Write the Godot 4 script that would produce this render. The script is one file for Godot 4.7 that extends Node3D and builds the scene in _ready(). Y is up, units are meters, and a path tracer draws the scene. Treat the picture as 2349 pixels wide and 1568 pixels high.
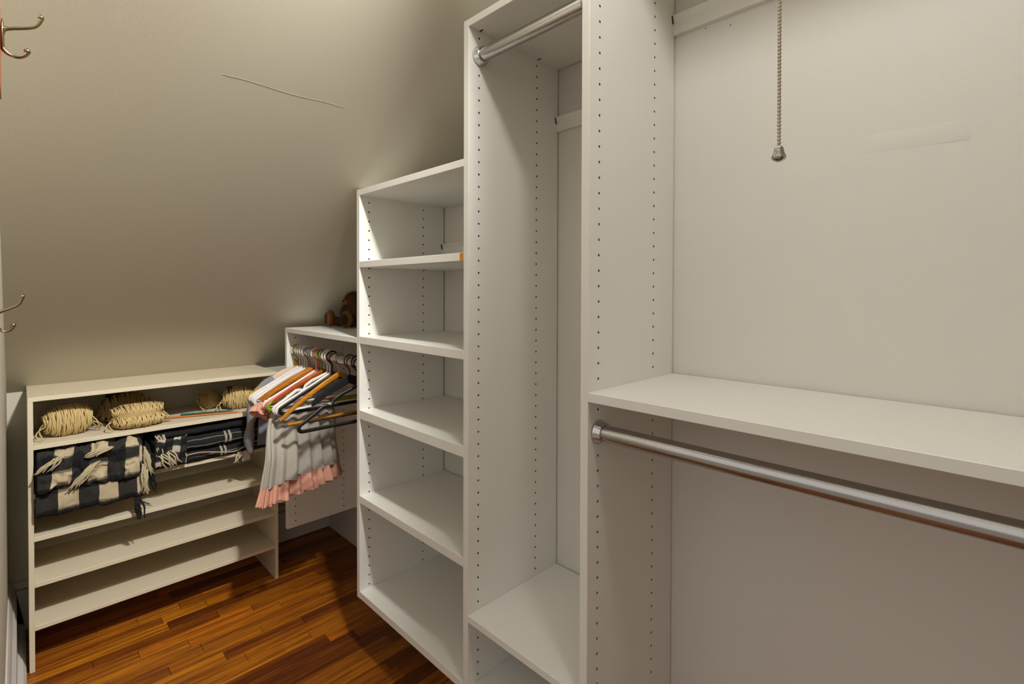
extends Node3D

# ---------------------------------------------------------------- mesh builder
class MB:
	var v := PackedVector3Array()
	var n := PackedVector3Array()
	var uv := PackedVector2Array()
	var col := PackedColorArray()
	var idx := PackedInt32Array()
	var t0 := 0            # first triangle index of the current piece
	var tint := Color(1, 1, 1)

	func vert(p: Vector3, t := Vector2.ZERO) -> int:
		v.append(p); n.append(Vector3.ZERO); uv.append(t); col.append(tint)
		return v.size() - 1

	func tri(a: int, b: int, c: int) -> void:
		idx.append(a); idx.append(b); idx.append(c)

	func poly(pts: Array, centre: Vector3) -> void:
		var nn: Vector3 = (pts[1] - pts[0]).cross(pts[2] - pts[0])
		if nn.length() < 1e-14 and pts.size() > 3:
			nn = (pts[2] - pts[0]).cross(pts[3] - pts[0])
		var mid := Vector3.ZERO
		for p in pts: mid += p
		mid /= pts.size()
		face(pts, nn if nn.dot(mid - centre) > 0 else -nn)

	func face(pts: Array, normal: Vector3) -> void:   # flat face that looks along normal
		var nn: Vector3 = (pts[1] - pts[0]).cross(pts[2] - pts[0])
		var first := v.size()
		for p in pts:
			vert(p, Vector2(p.x + p.z, p.y)); n[v.size() - 1] = normal.normalized()
		for k in range(1, pts.size() - 1):
			if nn.dot(normal) > 0: tri(first, first + k + 1, first + k)
			else: tri(first, first + k, first + k + 1)
		t0 = idx.size()

	func close() -> void:   # turns the piece outwards and gives it smooth normals
		var vol := 0.0
		for k in range(t0, idx.size(), 3):
			vol += v[idx[k]].dot(v[idx[k + 1]].cross(v[idx[k + 2]]))
		for k in range(t0, idx.size(), 3):
			if vol > 0:
				var s := idx[k + 1]; idx[k + 1] = idx[k + 2]; idx[k + 2] = s
			var fn := (v[idx[k + 2]] - v[idx[k]]).cross(v[idx[k + 1]] - v[idx[k]])
			for j in 3: n[idx[k + j]] += fn
		t0 = idx.size()

	func box(lo: Vector3, hi: Vector3, c := 0.0008, skip_front := false) -> void:
		var m := (lo + hi) / 2
		for ax in 3:
			var b := (ax + 1) % 3
			var d := (ax + 2) % 3
			for s in [0, 1]:
				if skip_front and ax == 2 and s == 1: continue
				var pts := []
				for q in [[0, 0], [1, 0], [1, 1], [0, 1]]:
					var p := Vector3.ZERO
					p[ax] = hi[ax] if s else lo[ax]
					p[b] = hi[b] - c if q[0] else lo[b] + c
					p[d] = hi[d] - c if q[1] else lo[d] + c
					pts.append(p)
				poly(pts, m)
			for s in [0, 1]:
				for t in [0, 1]:
					var pts := []
					for q in [[0, 0], [0, 1], [1, 1], [1, 0]]:
						var p := Vector3.ZERO
						p[ax] = hi[ax] - c if q[0] else lo[ax] + c
						var far: bool = q[1] == 1
						p[b] = (hi[b] - (c if far else 0.0)) if s else (lo[b] + (c if far else 0.0))
						p[d] = (hi[d] - (0.0 if far else c)) if t else (lo[d] + (0.0 if far else c))
						pts.append(p)
					poly(pts, m)
		for k in 8:
			var f := Vector3(k & 1, (k >> 1) & 1, k >> 2)
			var pts := []
			for ax in 3:
				var p := Vector3.ZERO
				for j in 3:
					var inset := 0.0 if j == ax else c
					p[j] = hi[j] - inset if f[j] > 0 else lo[j] + inset
				pts.append(p)
			poly(pts, m)

	# a ring of points per step; rings joined, ends closed with fans
	func rings(rr: Array, cap := true) -> void:
		var m: int = rr[0].size()
		var base := v.size()
		for i in rr.size():
			for j in m:
				vert(rr[i][j], Vector2(float(j) / m, float(i) / max(1, rr.size() - 1)))
		for i in rr.size() - 1:
			for j in m:
				var a := base + i * m + j
				var b := base + i * m + (j + 1) % m
				tri(a, b, b + m); tri(a, b + m, a + m)
		if cap:
			for e: int in [0, rr.size() - 1]:
				var c := Vector3.ZERO
				for p in rr[e]: c += p
				var k := vert(c / m, Vector2(0.5, 0))
				for j in m:
					var a := base + e * m + j
					var b := base + e * m + (j + 1) % m
					if e == 0: tri(k, b, a)
					else: tri(k, a, b)
		close()

	func tube(pts: Array, r, sides := 8, squash := Vector2.ONE, looped := false, up := Vector3.ZERO) -> void:
		var rr := []
		var nrm := Vector3.ZERO
		var count := pts.size()
		for i in count:
			var d: Vector3
			if looped: d = (pts[(i + 1) % count] - pts[(i - 1 + count) % count]).normalized()
			else: d = (pts[min(i + 1, count - 1)] - pts[max(i - 1, 0)]).normalized()
			if up != Vector3.ZERO: nrm = (up - d * up.dot(d)).normalized()
			elif i == 0:
				nrm = d.cross(Vector3.UP if absf(d.y) < 0.9 else Vector3.RIGHT).normalized()
			else: nrm = (nrm - d * nrm.dot(d)).normalized()
			var bi := d.cross(nrm)
			var rad: float = r[i] if r is Array else r
			var ring := []
			for j in sides:
				var a := TAU * j / sides
				ring.append(pts[i] + nrm * cos(a) * rad * squash.x + bi * sin(a) * rad * squash.y)
			rr.append(ring)
		if looped:
			rr.append(rr[0])
			rings(rr, false)
		else: rings(rr)

	func lathe(at: Vector3, axis: Vector3, prof: Array, sides := 20) -> void:   # prof of (distance along the axis, radius)
		var pts := []
		var rad := []
		for p in prof: pts.append(at + axis * p.x); rad.append(p.y)
		var u := axis.cross(Vector3.UP if absf(axis.y) < 0.9 else Vector3.RIGHT).normalized()
		var w := axis.cross(u)
		var rr := []
		for i in pts.size():
			var ring := []
			for j in sides: ring.append(pts[i] + (u * cos(TAU * j / sides) + w * sin(TAU * j / sides)) * rad[i])
			rr.append(ring)
		rings(rr)

	func blob(at: Vector3, r: Vector3, noise: FastNoiseLite = null, amp := 0.0, nu := 24, nv := 14, turn := Basis.IDENTITY) -> void:
		var rr := []
		for i in range(nv + 1):
			var th := PI * (0.02 + 0.96 * i / nv)
			var ring := []
			for j in nu:
				var d := Vector3(sin(th) * cos(TAU * j / nu), cos(th), sin(th) * sin(TAU * j / nu))
				var k := 1.0 + (amp * noise.get_noise_3dv((at + d * r) * 1000.0) if noise else 0.0)
				ring.append(at + turn * (d * r * k))
			rr.append(ring)
		rings(rr)

	# side panel with rows of drilled holes in its +z face
	func drilled(lo: Vector3, hi: Vector3, cols: Array, r := 0.0029, deep := 0.011) -> void:
		box(lo, hi, 0.0008, true)
		var z := hi.z
		var e := 0.005
		var y0 := lo.y + 0.0008
		var y1 := hi.y - 0.0008
		var x := lo.x + 0.0008
		for c in cols:
			_rect(x, c.x - e, y0, y1, z)
			var y := y0
			for hy in c.ys:
				if hy - e < y or hy + e > y1: continue
				_rect(c.x - e, c.x + e, y, hy - e, z)
				_hole(Vector3(c.x, hy, z), e, r, deep)
				y = hy + e
			_rect(c.x - e, c.x + e, y, y1, z)
			x = c.x + e
		_rect(x, hi.x - 0.0008, y0, y1, z)

	func _rect(xa: float, xb: float, ya: float, yb: float, z: float) -> void:
		if xb - xa > 1e-6 and yb - ya > 1e-6:
			face([Vector3(xa, ya, z), Vector3(xb, ya, z), Vector3(xb, yb, z), Vector3(xa, yb, z)], Vector3.BACK)

	func _hole(c: Vector3, e: float, r: float, deep: float) -> void:
		for k in 12:
			var a := TAU * k / 12.0
			var b := TAU * (k + 1) / 12.0
			var pa := Vector3(cos(a), sin(a), 0)
			var pb := Vector3(cos(b), sin(b), 0)
			var oa := pa / maxf(absf(pa.x), absf(pa.y)) * e
			var ob := pb / maxf(absf(pb.x), absf(pb.y)) * e
			if k in [1, 4, 7, 10]:
				var corner := Vector3(signf(pa.x + pb.x), signf(pa.y + pb.y), 0) * e
				face([c + pa * r, c + oa, c + corner, c + ob, c + pb * r], Vector3.BACK)
			else: face([c + pa * r, c + oa, c + ob, c + pb * r], Vector3.BACK)
			tint = Color(0.30, 0.19, 0.11)   # bare chipboard inside the hole
			var dn := Vector3(0, 0, -deep)
			face([c + pa * r, c + pb * r, c + pb * r + dn, c + pa * r + dn], -(pa + pb))
			face([c + dn, c + pa * r + dn, c + pb * r + dn], Vector3.BACK)
			tint = Color(1, 1, 1)

	func mesh() -> ArrayMesh:
		var a := []
		a.resize(Mesh.ARRAY_MAX)
		for i in n.size(): n[i] = n[i].normalized() if n[i].length() > 1e-20 else Vector3.UP
		a[Mesh.ARRAY_VERTEX] = v; a[Mesh.ARRAY_NORMAL] = n; a[Mesh.ARRAY_TEX_UV] = uv; a[Mesh.ARRAY_COLOR] = col; a[Mesh.ARRAY_INDEX] = idx
		var m := ArrayMesh.new()
		m.add_surface_from_arrays(Mesh.PRIMITIVE_TRIANGLES, a)
		return m

# ---------------------------------------------------------------- helpers
var M := {}
var used := {}
var rng := RandomNumberGenerator.new()

func numbered(called: String) -> String:
	if not used.has(called):
		used[called] = 0
		return called
	used[called] += 1
	return "%s_%03d" % [called, used[called]]

func tag(o: Node, label := "", category := "", group := "", kind := "") -> void:
	if label: o.set_meta("label", label)
	if category: o.set_meta("category", category)
	if group: o.set_meta("group", group)
	if kind: o.set_meta("kind", kind)

func base(called: String, at: Vector3, label: String, category: String, group := "") -> Node3D:
	var o := Node3D.new()
	o.name = numbered(called)
	add_child(o)
	o.position = at
	tag(o, label, category, group)
	return o

func put(mb: MB, called: String, mat: Material, parent: Node = null, shift := Vector3.ZERO) -> MeshInstance3D:
	var o := MeshInstance3D.new()
	if parent == null:
		parent = self
		called = numbered(called)
	o.name = called
	if shift != Vector3.ZERO:
		for i in mb.v.size(): mb.v[i] -= shift
	o.mesh = mb.mesh()
	o.material_override = mat
	o.cast_shadow = GeometryInstance3D.SHADOW_CASTING_SETTING_ON
	parent.add_child(o, true)
	return o

func struct(mb: MB, called: String, mat: Material, parent: Node = null) -> MeshInstance3D:
	var o := put(mb, called, mat, parent)
	o.set_meta("kind", "structure")
	return o

# a box given in the scene's axes, as a part of a thing standing at `parent.position`
func board(called: String, lo: Vector3, hi: Vector3, mat: Material, parent: Node = null, c := 0.0008) -> MeshInstance3D:
	var mb := MB.new()
	mb.box(lo, hi, c)
	return put(mb, called, mat, parent, parent.position if parent is Node3D and parent != self else Vector3.ZERO)

func plain(c: Color, rough := 0.6, metal := 0.0) -> StandardMaterial3D:
	var m := StandardMaterial3D.new()
	m.albedo_color = c
	m.roughness = rough
	m.metallic = metal
	return m

func noise_tex(seed_: int, freq: float, bump: float) -> NoiseTexture2D:
	var f := FastNoiseLite.new()
	f.seed = seed_
	f.frequency = freq
	var t := NoiseTexture2D.new()
	t.noise = f
	t.width = 256; t.height = 256
	t.seamless = true
	t.as_normal_map = true
	t.bump_strength = bump
	return t

func paint(c: Color, rough: float, bump_size: float, strength: float) -> StandardMaterial3D:
	var m := plain(c, rough)
	m.normal_enabled = true
	m.normal_texture = noise_tex(5, 0.06, 4.0)
	m.normal_scale = strength
	m.uv1_triplanar = true
	m.uv1_world_triplanar = true
	m.uv1_scale = Vector3.ONE * bump_size
	return m

func wood_image(seed_: int, dark: Color, light: Color) -> ImageTexture:
	var a := FastNoiseLite.new(); a.seed = seed_; a.frequency = 0.02; a.fractal_octaves = 4
	var b := FastNoiseLite.new(); b.seed = seed_ + 9; b.frequency = 0.05
	var im := Image.create(512, 256, false, Image.FORMAT_RGB8)
	for y in 256:
		for x in 512:
			var w := b.get_noise_2d(x * 0.25, y * 0.6) * 6.0
			var g := a.get_noise_2d(x * 0.22, y * 3.0 + w) * 0.75 + a.get_noise_2d(x * 0.9 + 400, y * 12.0) * 0.35
			var k := clampf(0.55 + g, 0.0, 1.0)
			im.set_pixel(x, y, dark.lerp(light, k))
	return ImageTexture.create_from_image(im)

func plaid_image(dark: Color, mid: Color, light: Color, n: int, seed_: int, px := 256) -> ImageTexture:
	var f := FastNoiseLite.new(); f.seed = seed_; f.frequency = 0.2
	var im := Image.create(px, px, false, Image.FORMAT_RGB8)
	var cell := px / n
	for y in px:
		for x in px:
			var cx := (x / cell) % 2
			var cy := (y / cell) % 2
			var c := mid
			if cx == 0 and cy == 0: c = dark
			elif cx == 1 and cy == 1: c = light
			else: 
				c = dark.lerp(light, 0.10 + 0.16 * float((x + y) % 4 < 2))
				var e := y % cell
				if cx == 1 and (e < cell / 9 or e > cell - cell / 7): c = dark.lerp(light, 0.62)   # twill of both yarns
			im.set_pixel(x, y, c * (1.0 + 0.25 * f.get_noise_2d(x, y)))
	return ImageTexture.create_from_image(im)

func stripe_image(dark: Color, light: Color, seed_: int) -> ImageTexture:
	var f := FastNoiseLite.new(); f.seed = seed_; f.frequency = 0.12
	var im := Image.create(256, 256, false, Image.FORMAT_RGB8)
	for y in 256:
		for x in 256:
			var k := 0.05 + 0.08 * maxf(0.0, f.get_noise_2d(x, y))
			for s in [70, 150, 215]:
				if absf(y - s) < 5.0: k = 0.55 + 0.25 * f.get_noise_2d(x * 3, y * 3)
			for s in [205, 218]:
				if absf(x - s) < 4.0: k = maxf(k, 0.75)
			im.set_pixel(x, y, dark.lerp(light, clampf(k, 0, 1)))
	return ImageTexture.create_from_image(im)

const FX := 0.8188      # front edges of the closet units
const BX := 1.1720      # their back edges
const WX := 1.1770      # face of the right wall
const FLOOR := -1.248
const CEIL := 1.19
const ENDZ := -2.565    # face of the far knee wall
const LX := -0.0315     # face of the left wall
const NEARZ := 1.25
const KNEE := -0.372     # where the slope starts on the far wall
const PITCH := 0.735
const OPEN0 := -1.0    # out-of-view doorway around the camera, widened to let daylight in
const OPEN1 := 0.60
const BULB := Vector3(0.537, 1.065, -0.14)
const FILL_SPOT := Vector3(0.537, 1.115, -0.42)  # added fill lamp, out of view under the slope
const FILL_SPOT_DIR := Vector3(-0.19, -0.68, -0.705)

func _ready() -> void:
	rng.seed = 7
	# ---------------- camera, sky, light, exposure
	var cam := Camera3D.new()
	cam.name = "camera"
	cam.projection = Camera3D.PROJECTION_FRUSTUM
	cam.near = 0.01
	cam.far = 50.0
	cam.keep_aspect = Camera3D.KEEP_HEIGHT
	var f_px := 1141.32
	cam.size = 2.0 * 0.01 * 784.0 / f_px
	cam.frustum_offset = Vector2(0, -0.01 * (784.0 - 682.68) / f_px)
	cam.rotation = Vector3(-0.0119038, -0.7819361, 0.0027309)
	add_child(cam)
	cam.current = true
	var env := Environment.new()
	env.tonemap_mode = Environment.TONE_MAPPER_LINEAR
	env.tonemap_exposure = 1.0
	env.sdfgi_enabled = true
	env.ssao_enabled = true
	env.ssil_enabled = true
	env.background_mode = Environment.BG_SKY
	var sky := Sky.new()
	var sm := ProceduralSkyMaterial.new()
	sm.sky_top_color = Color(0.74, 0.72, 0.70)
	sm.sky_horizon_color = Color(0.76, 0.73, 0.70)
	sm.ground_horizon_color = Color(0.72, 0.68, 0.64)
	sm.ground_bottom_color = Color(0.60, 0.55, 0.50)
	sm.sky_energy_multiplier = 1.2
	sm.ground_energy_multiplier = 1.0
	sky.sky_material = sm
	env.sky = sky
	var we := WorldEnvironment.new()
	we.name = "world_environment"
	we.environment = env
	add_child(we)
	var lamp := OmniLight3D.new()
	lamp.name = "ceiling_bulb_light"
	lamp.position = BULB
	lamp.light_color = Color(1.0, 0.99, 0.97)
	lamp.light_energy = 0.35
	lamp.light_size = 0.05
	lamp.omni_range = 8.0
	lamp.omni_attenuation = 2.0
	lamp.shadow_enabled = true
	add_child(lamp)
	var spot := SpotLight3D.new()
	spot.name = "added_fill_spot"  # added fill light, lifts the slope, rack and floor at the far end
	spot.light_color = Color(1.0, 0.99, 0.97)
	spot.light_energy = 8.2
	spot.light_size = 0.05
	spot.spot_range = 8.0
	spot.spot_attenuation = 2.0
	spot.spot_angle = 34.0
	spot.spot_angle_attenuation = 1.0
	spot.shadow_enabled = true
	add_child(spot)
	spot.look_at_from_position(FILL_SPOT + FILL_SPOT_DIR * 0.012, FILL_SPOT + FILL_SPOT_DIR)

	materials()
	room()
	closet()
	shoe_rack()
	rods()
	hangers()
	garments()
	yarn()
	blankets()
	toy_bear()
	coat_hooks()
	ceiling_lamp()

func materials() -> void:
	var mel := plain(Color(0.905, 0.900, 0.875), 0.42)
	mel.vertex_color_use_as_albedo = true
	M.melamine = mel
	M.edge = plain(Color(0.885, 0.875, 0.855), 0.5)
	M.white_wall = paint(Color(0.862, 0.852, 0.826), 0.6, 9.0, 0.06)
	M.beige_wall = paint(Color(0.775, 0.750, 0.680), 0.65, 9.0, 0.07)
	M.trim = plain(Color(0.80, 0.78, 0.75), 0.45)
	M.rack = plain(Color(0.83, 0.785, 0.685), 0.5)
	M.chrome = plain(Color(0.80, 0.80, 0.81), 0.14, 1.0)
	M.steel = plain(Color(0.74, 0.74, 0.74), 0.21, 1.0)
	M.brass = plain(Color(0.62, 0.56, 0.45), 0.25, 1.0)
	M.dark = plain(Color(0.12, 0.085, 0.055), 0.8)
	M.chip = plain(Color(0.78, 0.53, 0.20), 0.8)
	M.yarn = plain(Color(0.78, 0.68, 0.47), 0.95)
	M.yarn_dark = plain(Color(0.66, 0.56, 0.37), 0.95)
	M.navy = plain(Color(0.09, 0.09, 0.27), 0.6)
	M.black = plain(Color(0.045, 0.043, 0.048), 0.42)
	M.velvet = plain(Color(0.032, 0.030, 0.034), 0.9)
	M.white_plastic = plain(Color(0.86, 0.83, 0.80), 0.4)
	M.lilac = plain(Color(0.80, 0.78, 0.84), 0.4)
	M.pink = plain(Color(0.86, 0.36, 0.38), 0.4)
	M.lime = plain(Color(0.45, 0.60, 0.10), 0.4)
	M.yellow = plain(Color(0.72, 0.58, 0.09), 0.9)
	M.orange_needle = plain(Color(0.72, 0.42, 0.10), 0.35)
	M.teal_needle = plain(Color(0.06, 0.32, 0.33), 0.35)
	M.coral = plain(Color(0.80, 0.58, 0.50), 0.9)
	M.cream_cloth = plain(Color(0.80, 0.72, 0.64), 0.95)
	M.slate = plain(Color(0.50, 0.50, 0.52), 0.95)
	M.fringe_white = plain(Color(0.68, 0.63, 0.51), 0.95)
	M.fringe_black = plain(Color(0.03, 0.03, 0.04), 0.95)
	M.fur = plain(Color(0.27, 0.17, 0.07), 1.0)
	M.fur_light = plain(Color(0.44, 0.27, 0.09), 1.0)
	M.sole = plain(Color(0.16, 0.09, 0.04), 1.0)
	M.porcelain = plain(Color(0.88, 0.87, 0.84), 0.25)
	M.chain = plain(Color(0.80, 0.76, 0.68), 0.35, 0.6)
	M.hairline = plain(Color(0.60, 0.55, 0.47), 0.8)
	M.label = plain(Color(0.80, 0.78, 0.72), 0.8)
	var bulb := plain(Color(1, 0.96, 0.88), 0.4)
	bulb.emission_enabled = true
	bulb.emission = Color(1.0, 0.93, 0.80)
	bulb.emission_energy_multiplier = 1.2
	M.bulb = bulb
	# knitted grey
	var kn := plain(Color(0.67, 0.645, 0.60), 0.95)
	kn.normal_enabled = true
	kn.normal_texture = noise_tex(11, 0.25, 6.0)
	kn.normal_scale = 0.8
	kn.uv1_triplanar = true
	kn.uv1_scale = Vector3.ONE * 14.0
	M.knit = kn
	var plaid := plain(Color.WHITE, 0.95)
	plaid.albedo_texture = plaid_image(Color(0.02, 0.02, 0.03), Color(0.2, 0.2, 0.2), Color(0.70, 0.64, 0.52), 2, 3)
	M.plaid = plaid
	var st := plain(Color.WHITE, 0.95)
	st.albedo_texture = stripe_image(Color(0.02, 0.02, 0.03), Color(0.78, 0.75, 0.68), 8)
	M.stripes = st
	var small := plain(Color.WHITE, 0.95)
	small.albedo_texture = plaid_image(Color(0.02, 0.02, 0.03), Color(0.2, 0.2, 0.2), Color(0.70, 0.67, 0.60), 4, 4)
	M.small_plaid = small
	# hanger wood and floor oak
	var hw := wood_image(21, Color(0.60, 0.36, 0.05), Color(0.76, 0.50, 0.11))
	for i in 3:
		var m := plain([Color(1, 1, 1), Color(0.97, 0.91, 0.80), Color(0.84, 0.64, 0.48)][i], 0.35)
		m.albedo_texture = hw
		m.uv1_triplanar = true
		m.uv1_scale = Vector3(2.0, 8.0, 8.0)
		M["wood%d" % i] = m
	var oak := wood_image(33, Color(0.46, 0.235, 0.02), Color(0.79, 0.50, 0.055))
	var tones := [Color(1, 1, 1), Color(0.90, 0.86, 0.80), Color(0.80, 0.74, 0.66), Color(0.97, 0.95, 0.92), Color(0.72, 0.62, 0.52), Color(1.0, 0.93, 0.82), Color(0.86, 0.80, 0.76), Color(0.62, 0.52, 0.44)]
	for i in 8:
		var m := plain(tones[i], 0.46)
		m.albedo_texture = oak
		m.uv1_triplanar = true
		m.uv1_world_triplanar = true
		m.uv1_triplanar_sharpness = 8.0
		m.uv1_scale = Vector3(0.9, 3.0, 3.4)
		m.uv1_offset = Vector3(0.137 * i, 0.31 * i, 0.223 * i)
		M["oak%d" % i] = m

# ---------------------------------------------------------------- the room
func slope_y(z: float) -> float:
	return KNEE + PITCH * (z - ENDZ)

func room() -> void:
	var mb := MB.new()
	mb.box(Vector3(LX - 0.1, FLOOR - 0.12, ENDZ - 0.1), Vector3(WX + 0.1, FLOOR - 0.018, NEARZ + 0.1), 0.001)
	var fl := struct(mb, "floor", M.dark)
	tag(fl, "honey-stained narrow oak strip floor with dark joints between the boards", "floor")
	# strips run across the closet, each strip a row of boards of uneven length
	var w := 0.0535
	var z := ENDZ + 0.008
	var row := 0
	var cache := {}
	while z + w < NEARZ:
		var x := LX + 0.012
		var far_end := WX - 0.012
		var lens := []
		var left := far_end - x
		if z < -1.1:
			while left > 0.001:
				var l := rng.randf_range(0.13, 0.52)
				if left - l < 0.12: l = left
				lens.append(l); left -= l
		else:
			var l := rng.randf_range(0.35, 0.85)
			lens = [l, left - l]
		for l in lens:
			var b := MB.new()
			var up := rng.randf_range(-0.0004, 0.0004)
			b.box(Vector3(x + 0.0006, FLOOR - 0.018, z + 0.0005), Vector3(x + l - 0.0006, FLOOR + up, z + w - 0.0005), 0.0003)
			put(b, "floor_board", M["oak%d" % (rng.randi() % 8)], fl)
			x += l
		z += w
		row += 1
	# walls
	var ww := MB.new()
	ww.box(Vector3(WX, FLOOR - 0.12, ENDZ - 0.1), Vector3(WX + 0.1, CEIL + 0.1, NEARZ + 0.1), 0.001)
	var wr := struct(ww, "wall_right", M.white_wall)
	tag(wr, "off-white painted back wall behind the closet units", "wall")
	# taped drywall patch that stands slightly proud, and two nail holes
	var tp := MB.new()
	tp.rings([[Vector3(WX + 0.002, 0.2715, -0.30), Vector3(WX + 0.0003, 0.2725, -0.30), Vector3(WX + 0.0003, 0.3075, -0.30), Vector3(WX + 0.002, 0.3085, -0.30)],
		[Vector3(WX + 0.002, 0.2667, -0.055), Vector3(WX - 0.0006, 0.2677, -0.055), Vector3(WX - 0.0004, 0.3040, -0.055), Vector3(WX + 0.002, 0.3050, -0.055)]])
	put(tp, "drywall_patch", M.white_wall, wr)
	for p in [Vector3(WX, 0.6334, -0.5271), Vector3(WX, 0.6196, -0.4682)]:
		var nb := MB.new()
		nb.lathe(p + Vector3(-0.0006, 0, 0), Vector3.RIGHT, [Vector2(0, 0.0012), Vector2(0.0004, 0.0014), Vector2(0.002, 0.0014)], 10)
		put(nb, "nail_head", M.dark, wr)
	var wf := MB.new()
	wf.box(Vector3(LX - 0.1, FLOOR - 0.12, ENDZ - 0.1), Vector3(WX, KNEE + 0.02, ENDZ), 0.001)
	tag(struct(wf, "wall_far", M.beige_wall), "low beige knee wall at the far end behind the shoe rack", "wall")
	# the slope under the roof: a slab, then the flat ceiling
	var zt := ENDZ + (CEIL - KNEE) / PITCH
	var sl := MB.new()
	var nn := Vector3(0, 1, -PITCH).normalized() * 0.1
	var lo := Vector3(0, slope_y(ENDZ - 0.06), ENDZ - 0.06)
	var hi := Vector3(0, CEIL, zt)
	var xs := [LX - 0.1, WX]
	var quad := []
	for x in xs:
		quad.append([Vector3(x, lo.y, lo.z), Vector3(x, hi.y, hi.z), Vector3(x, hi.y + 0.12, hi.z), Vector3(x, lo.y, lo.z) + nn * 1.2])
	var mid := Vector3(0.5, 0.5, -1.5) + nn * 0.3
	sl.poly(quad[0], mid); sl.poly(quad[1], mid)
	for k in 4:
		sl.poly([quad[0][k], quad[0][(k + 1) % 4], quad[1][(k + 1) % 4], quad[1][k]], mid)
	var ws := struct(sl, "wall_slope", M.beige_wall)
	tag(ws, "beige sloping ceiling under the roof over the far end", "sloping ceiling")
	var ck := MB.new()
	var cz := -1.3484
	var pts := []
	for i in 13:
		var t := i / 12.0
		var zz := cz + 0.006 * sin(t * 9.0) * 0.3
		pts.append(Vector3(0.353 + 0.311 * t, slope_y(zz) - 0.0001, zz))
	ck.tube(pts, 0.00028, 6)
	put(ck, "hairline_crack", M.hairline, ws)
	var ce := MB.new()
	ce.box(Vector3(LX - 0.1, CEIL, zt), Vector3(WX, CEIL + 0.1, NEARZ + 0.1), 0.001)
	tag(struct(ce, "ceiling", M.white_wall), "flat white ceiling over the near half of the closet", "ceiling")
	# left wall with the out-of-view doorway, sized for the daylight it lets in
	var wl := MB.new()
	wl.box(Vector3(LX - 0.1, FLOOR - 0.12, ENDZ), Vector3(LX, CEIL + 0.1, OPEN0), 0.001)
	wl.box(Vector3(LX - 0.1, 0.82, OPEN0), Vector3(LX, CEIL + 0.1, OPEN1), 0.001)
	wl.box(Vector3(LX - 0.1, FLOOR - 0.12, OPEN1), Vector3(LX, CEIL + 0.1, NEARZ), 0.001)
	tag(struct(wl, "wall_left", M.beige_wall), "beige side wall along the left edge with the out-of-view doorway opening", "wall")
	var wn := MB.new()
	wn.box(Vector3(LX - 0.1, FLOOR - 0.12, NEARZ), Vector3(WX, CEIL, NEARZ + 0.1), 0.001)
	tag(struct(wn, "wall_near", M.beige_wall), "beige end wall on the viewer's side of the closet", "wall")
	var th := MB.new()
	th.box(Vector3(LX - 0.1, FLOOR - 0.018, OPEN0), Vector3(LX + 0.0115, FLOOR, OPEN1), 0.001)
	tag(struct(th, "trim_1", M.oak2), "oak threshold board in the out-of-view doorway", "threshold")
	# baseboards
	var br := MB.new()
	profile_x(br, [Vector2(-0.012, FLOOR + 0.001), Vector2(-0.012, FLOOR + 0.16), Vector2(-0.009, FLOOR + 0.175), Vector2(0.0, FLOOR + 0.18)], WX, ENDZ + 0.02, NEARZ)
	tag(struct(br, "baseboard_right", M.trim), "grey-white baseboard along the wall under the closet units", "baseboard")
	var bf := MB.new()
	bf.box(Vector3(LX, FLOOR + 0.003, ENDZ), Vector3(WX - 0.012, FLOOR + 0.15, ENDZ + 0.020), 0.001)
	bf.box(Vector3(LX, FLOOR + 0.153, ENDZ), Vector3(WX - 0.012, FLOOR + 0.18, ENDZ + 0.014), 0.002)
	tag(struct(bf, "baseboard_far", M.trim), "grey-white baseboard along the knee wall behind the shoe rack", "baseboard")
	for part in [[ENDZ + 0.02, OPEN0 - 0.01], [OPEN1 + 0.01, NEARZ]]:
		var bl := MB.new()
		profile_x(bl, [Vector2(0.0435, FLOOR + 0.001), Vector2(0.0435, FLOOR + 0.014), Vector2(0.036, FLOOR + 0.026), Vector2(0.0225, FLOOR + 0.034), Vector2(0.0215, FLOOR + 0.140),
			Vector2(0.017, FLOOR + 0.146), Vector2(0.0175, FLOOR + 0.158), Vector2(0.012, FLOOR + 0.166), Vector2(0.0085, FLOOR + 0.180), Vector2(0.004, FLOOR + 0.190), Vector2(0.0, FLOOR + 0.192)], LX, part[0], part[1])
		var o := struct(bl, "baseboard_left", M.trim)
		tag(o, "moulded white baseboard along the left wall " + ("in the lower left corner" if part[1] < 0 else "past the doorway"), "baseboard")

func profile_x(mb: MB, prof: Array, wall: float, z0: float, z1: float) -> void:
	var pr := prof.duplicate()
	pr.append(Vector2(0, prof[0].y))
	var mid := Vector3.ZERO
	for p in pr: mid += Vector3(wall + p.x, p.y, (z0 + z1) / 2)
	mid /= pr.size()
	var cnt := pr.size()
	for k in cnt:
		var a: Vector2 = pr[k]
		var b: Vector2 = pr[(k + 1) % cnt]
		if a.is_equal_approx(b): continue
		mb.poly([Vector3(wall + a.x, a.y, z0), Vector3(wall + b.x, b.y, z0), Vector3(wall + b.x, b.y, z1), Vector3(wall + a.x, a.y, z1)], mid)
	for z in [z0, z1]:
		for k in range(1, cnt - 1):
			mb.poly([Vector3(wall + pr[0].x, pr[0].y, z), Vector3(wall + pr[k].x, pr[k].y, z), Vector3(wall + pr[k + 1].x, pr[k + 1].y, z)], mid)

# ---------------------------------------------------------------- closet units
func rows(xy: Array, lo: float, hi: float) -> Array:   # [[x, a y of one hole], ...] -> columns 32 mm apart
	var out := []
	for c in xy:
		var ys := []
		var y: float = c[1]
		while y - 0.032 > lo + 0.02: y -= 0.032
		while y < hi - 0.02:
			ys.append(y); y += 0.032
		out.append({"x": c[0], "ys": ys})
	return out

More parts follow.
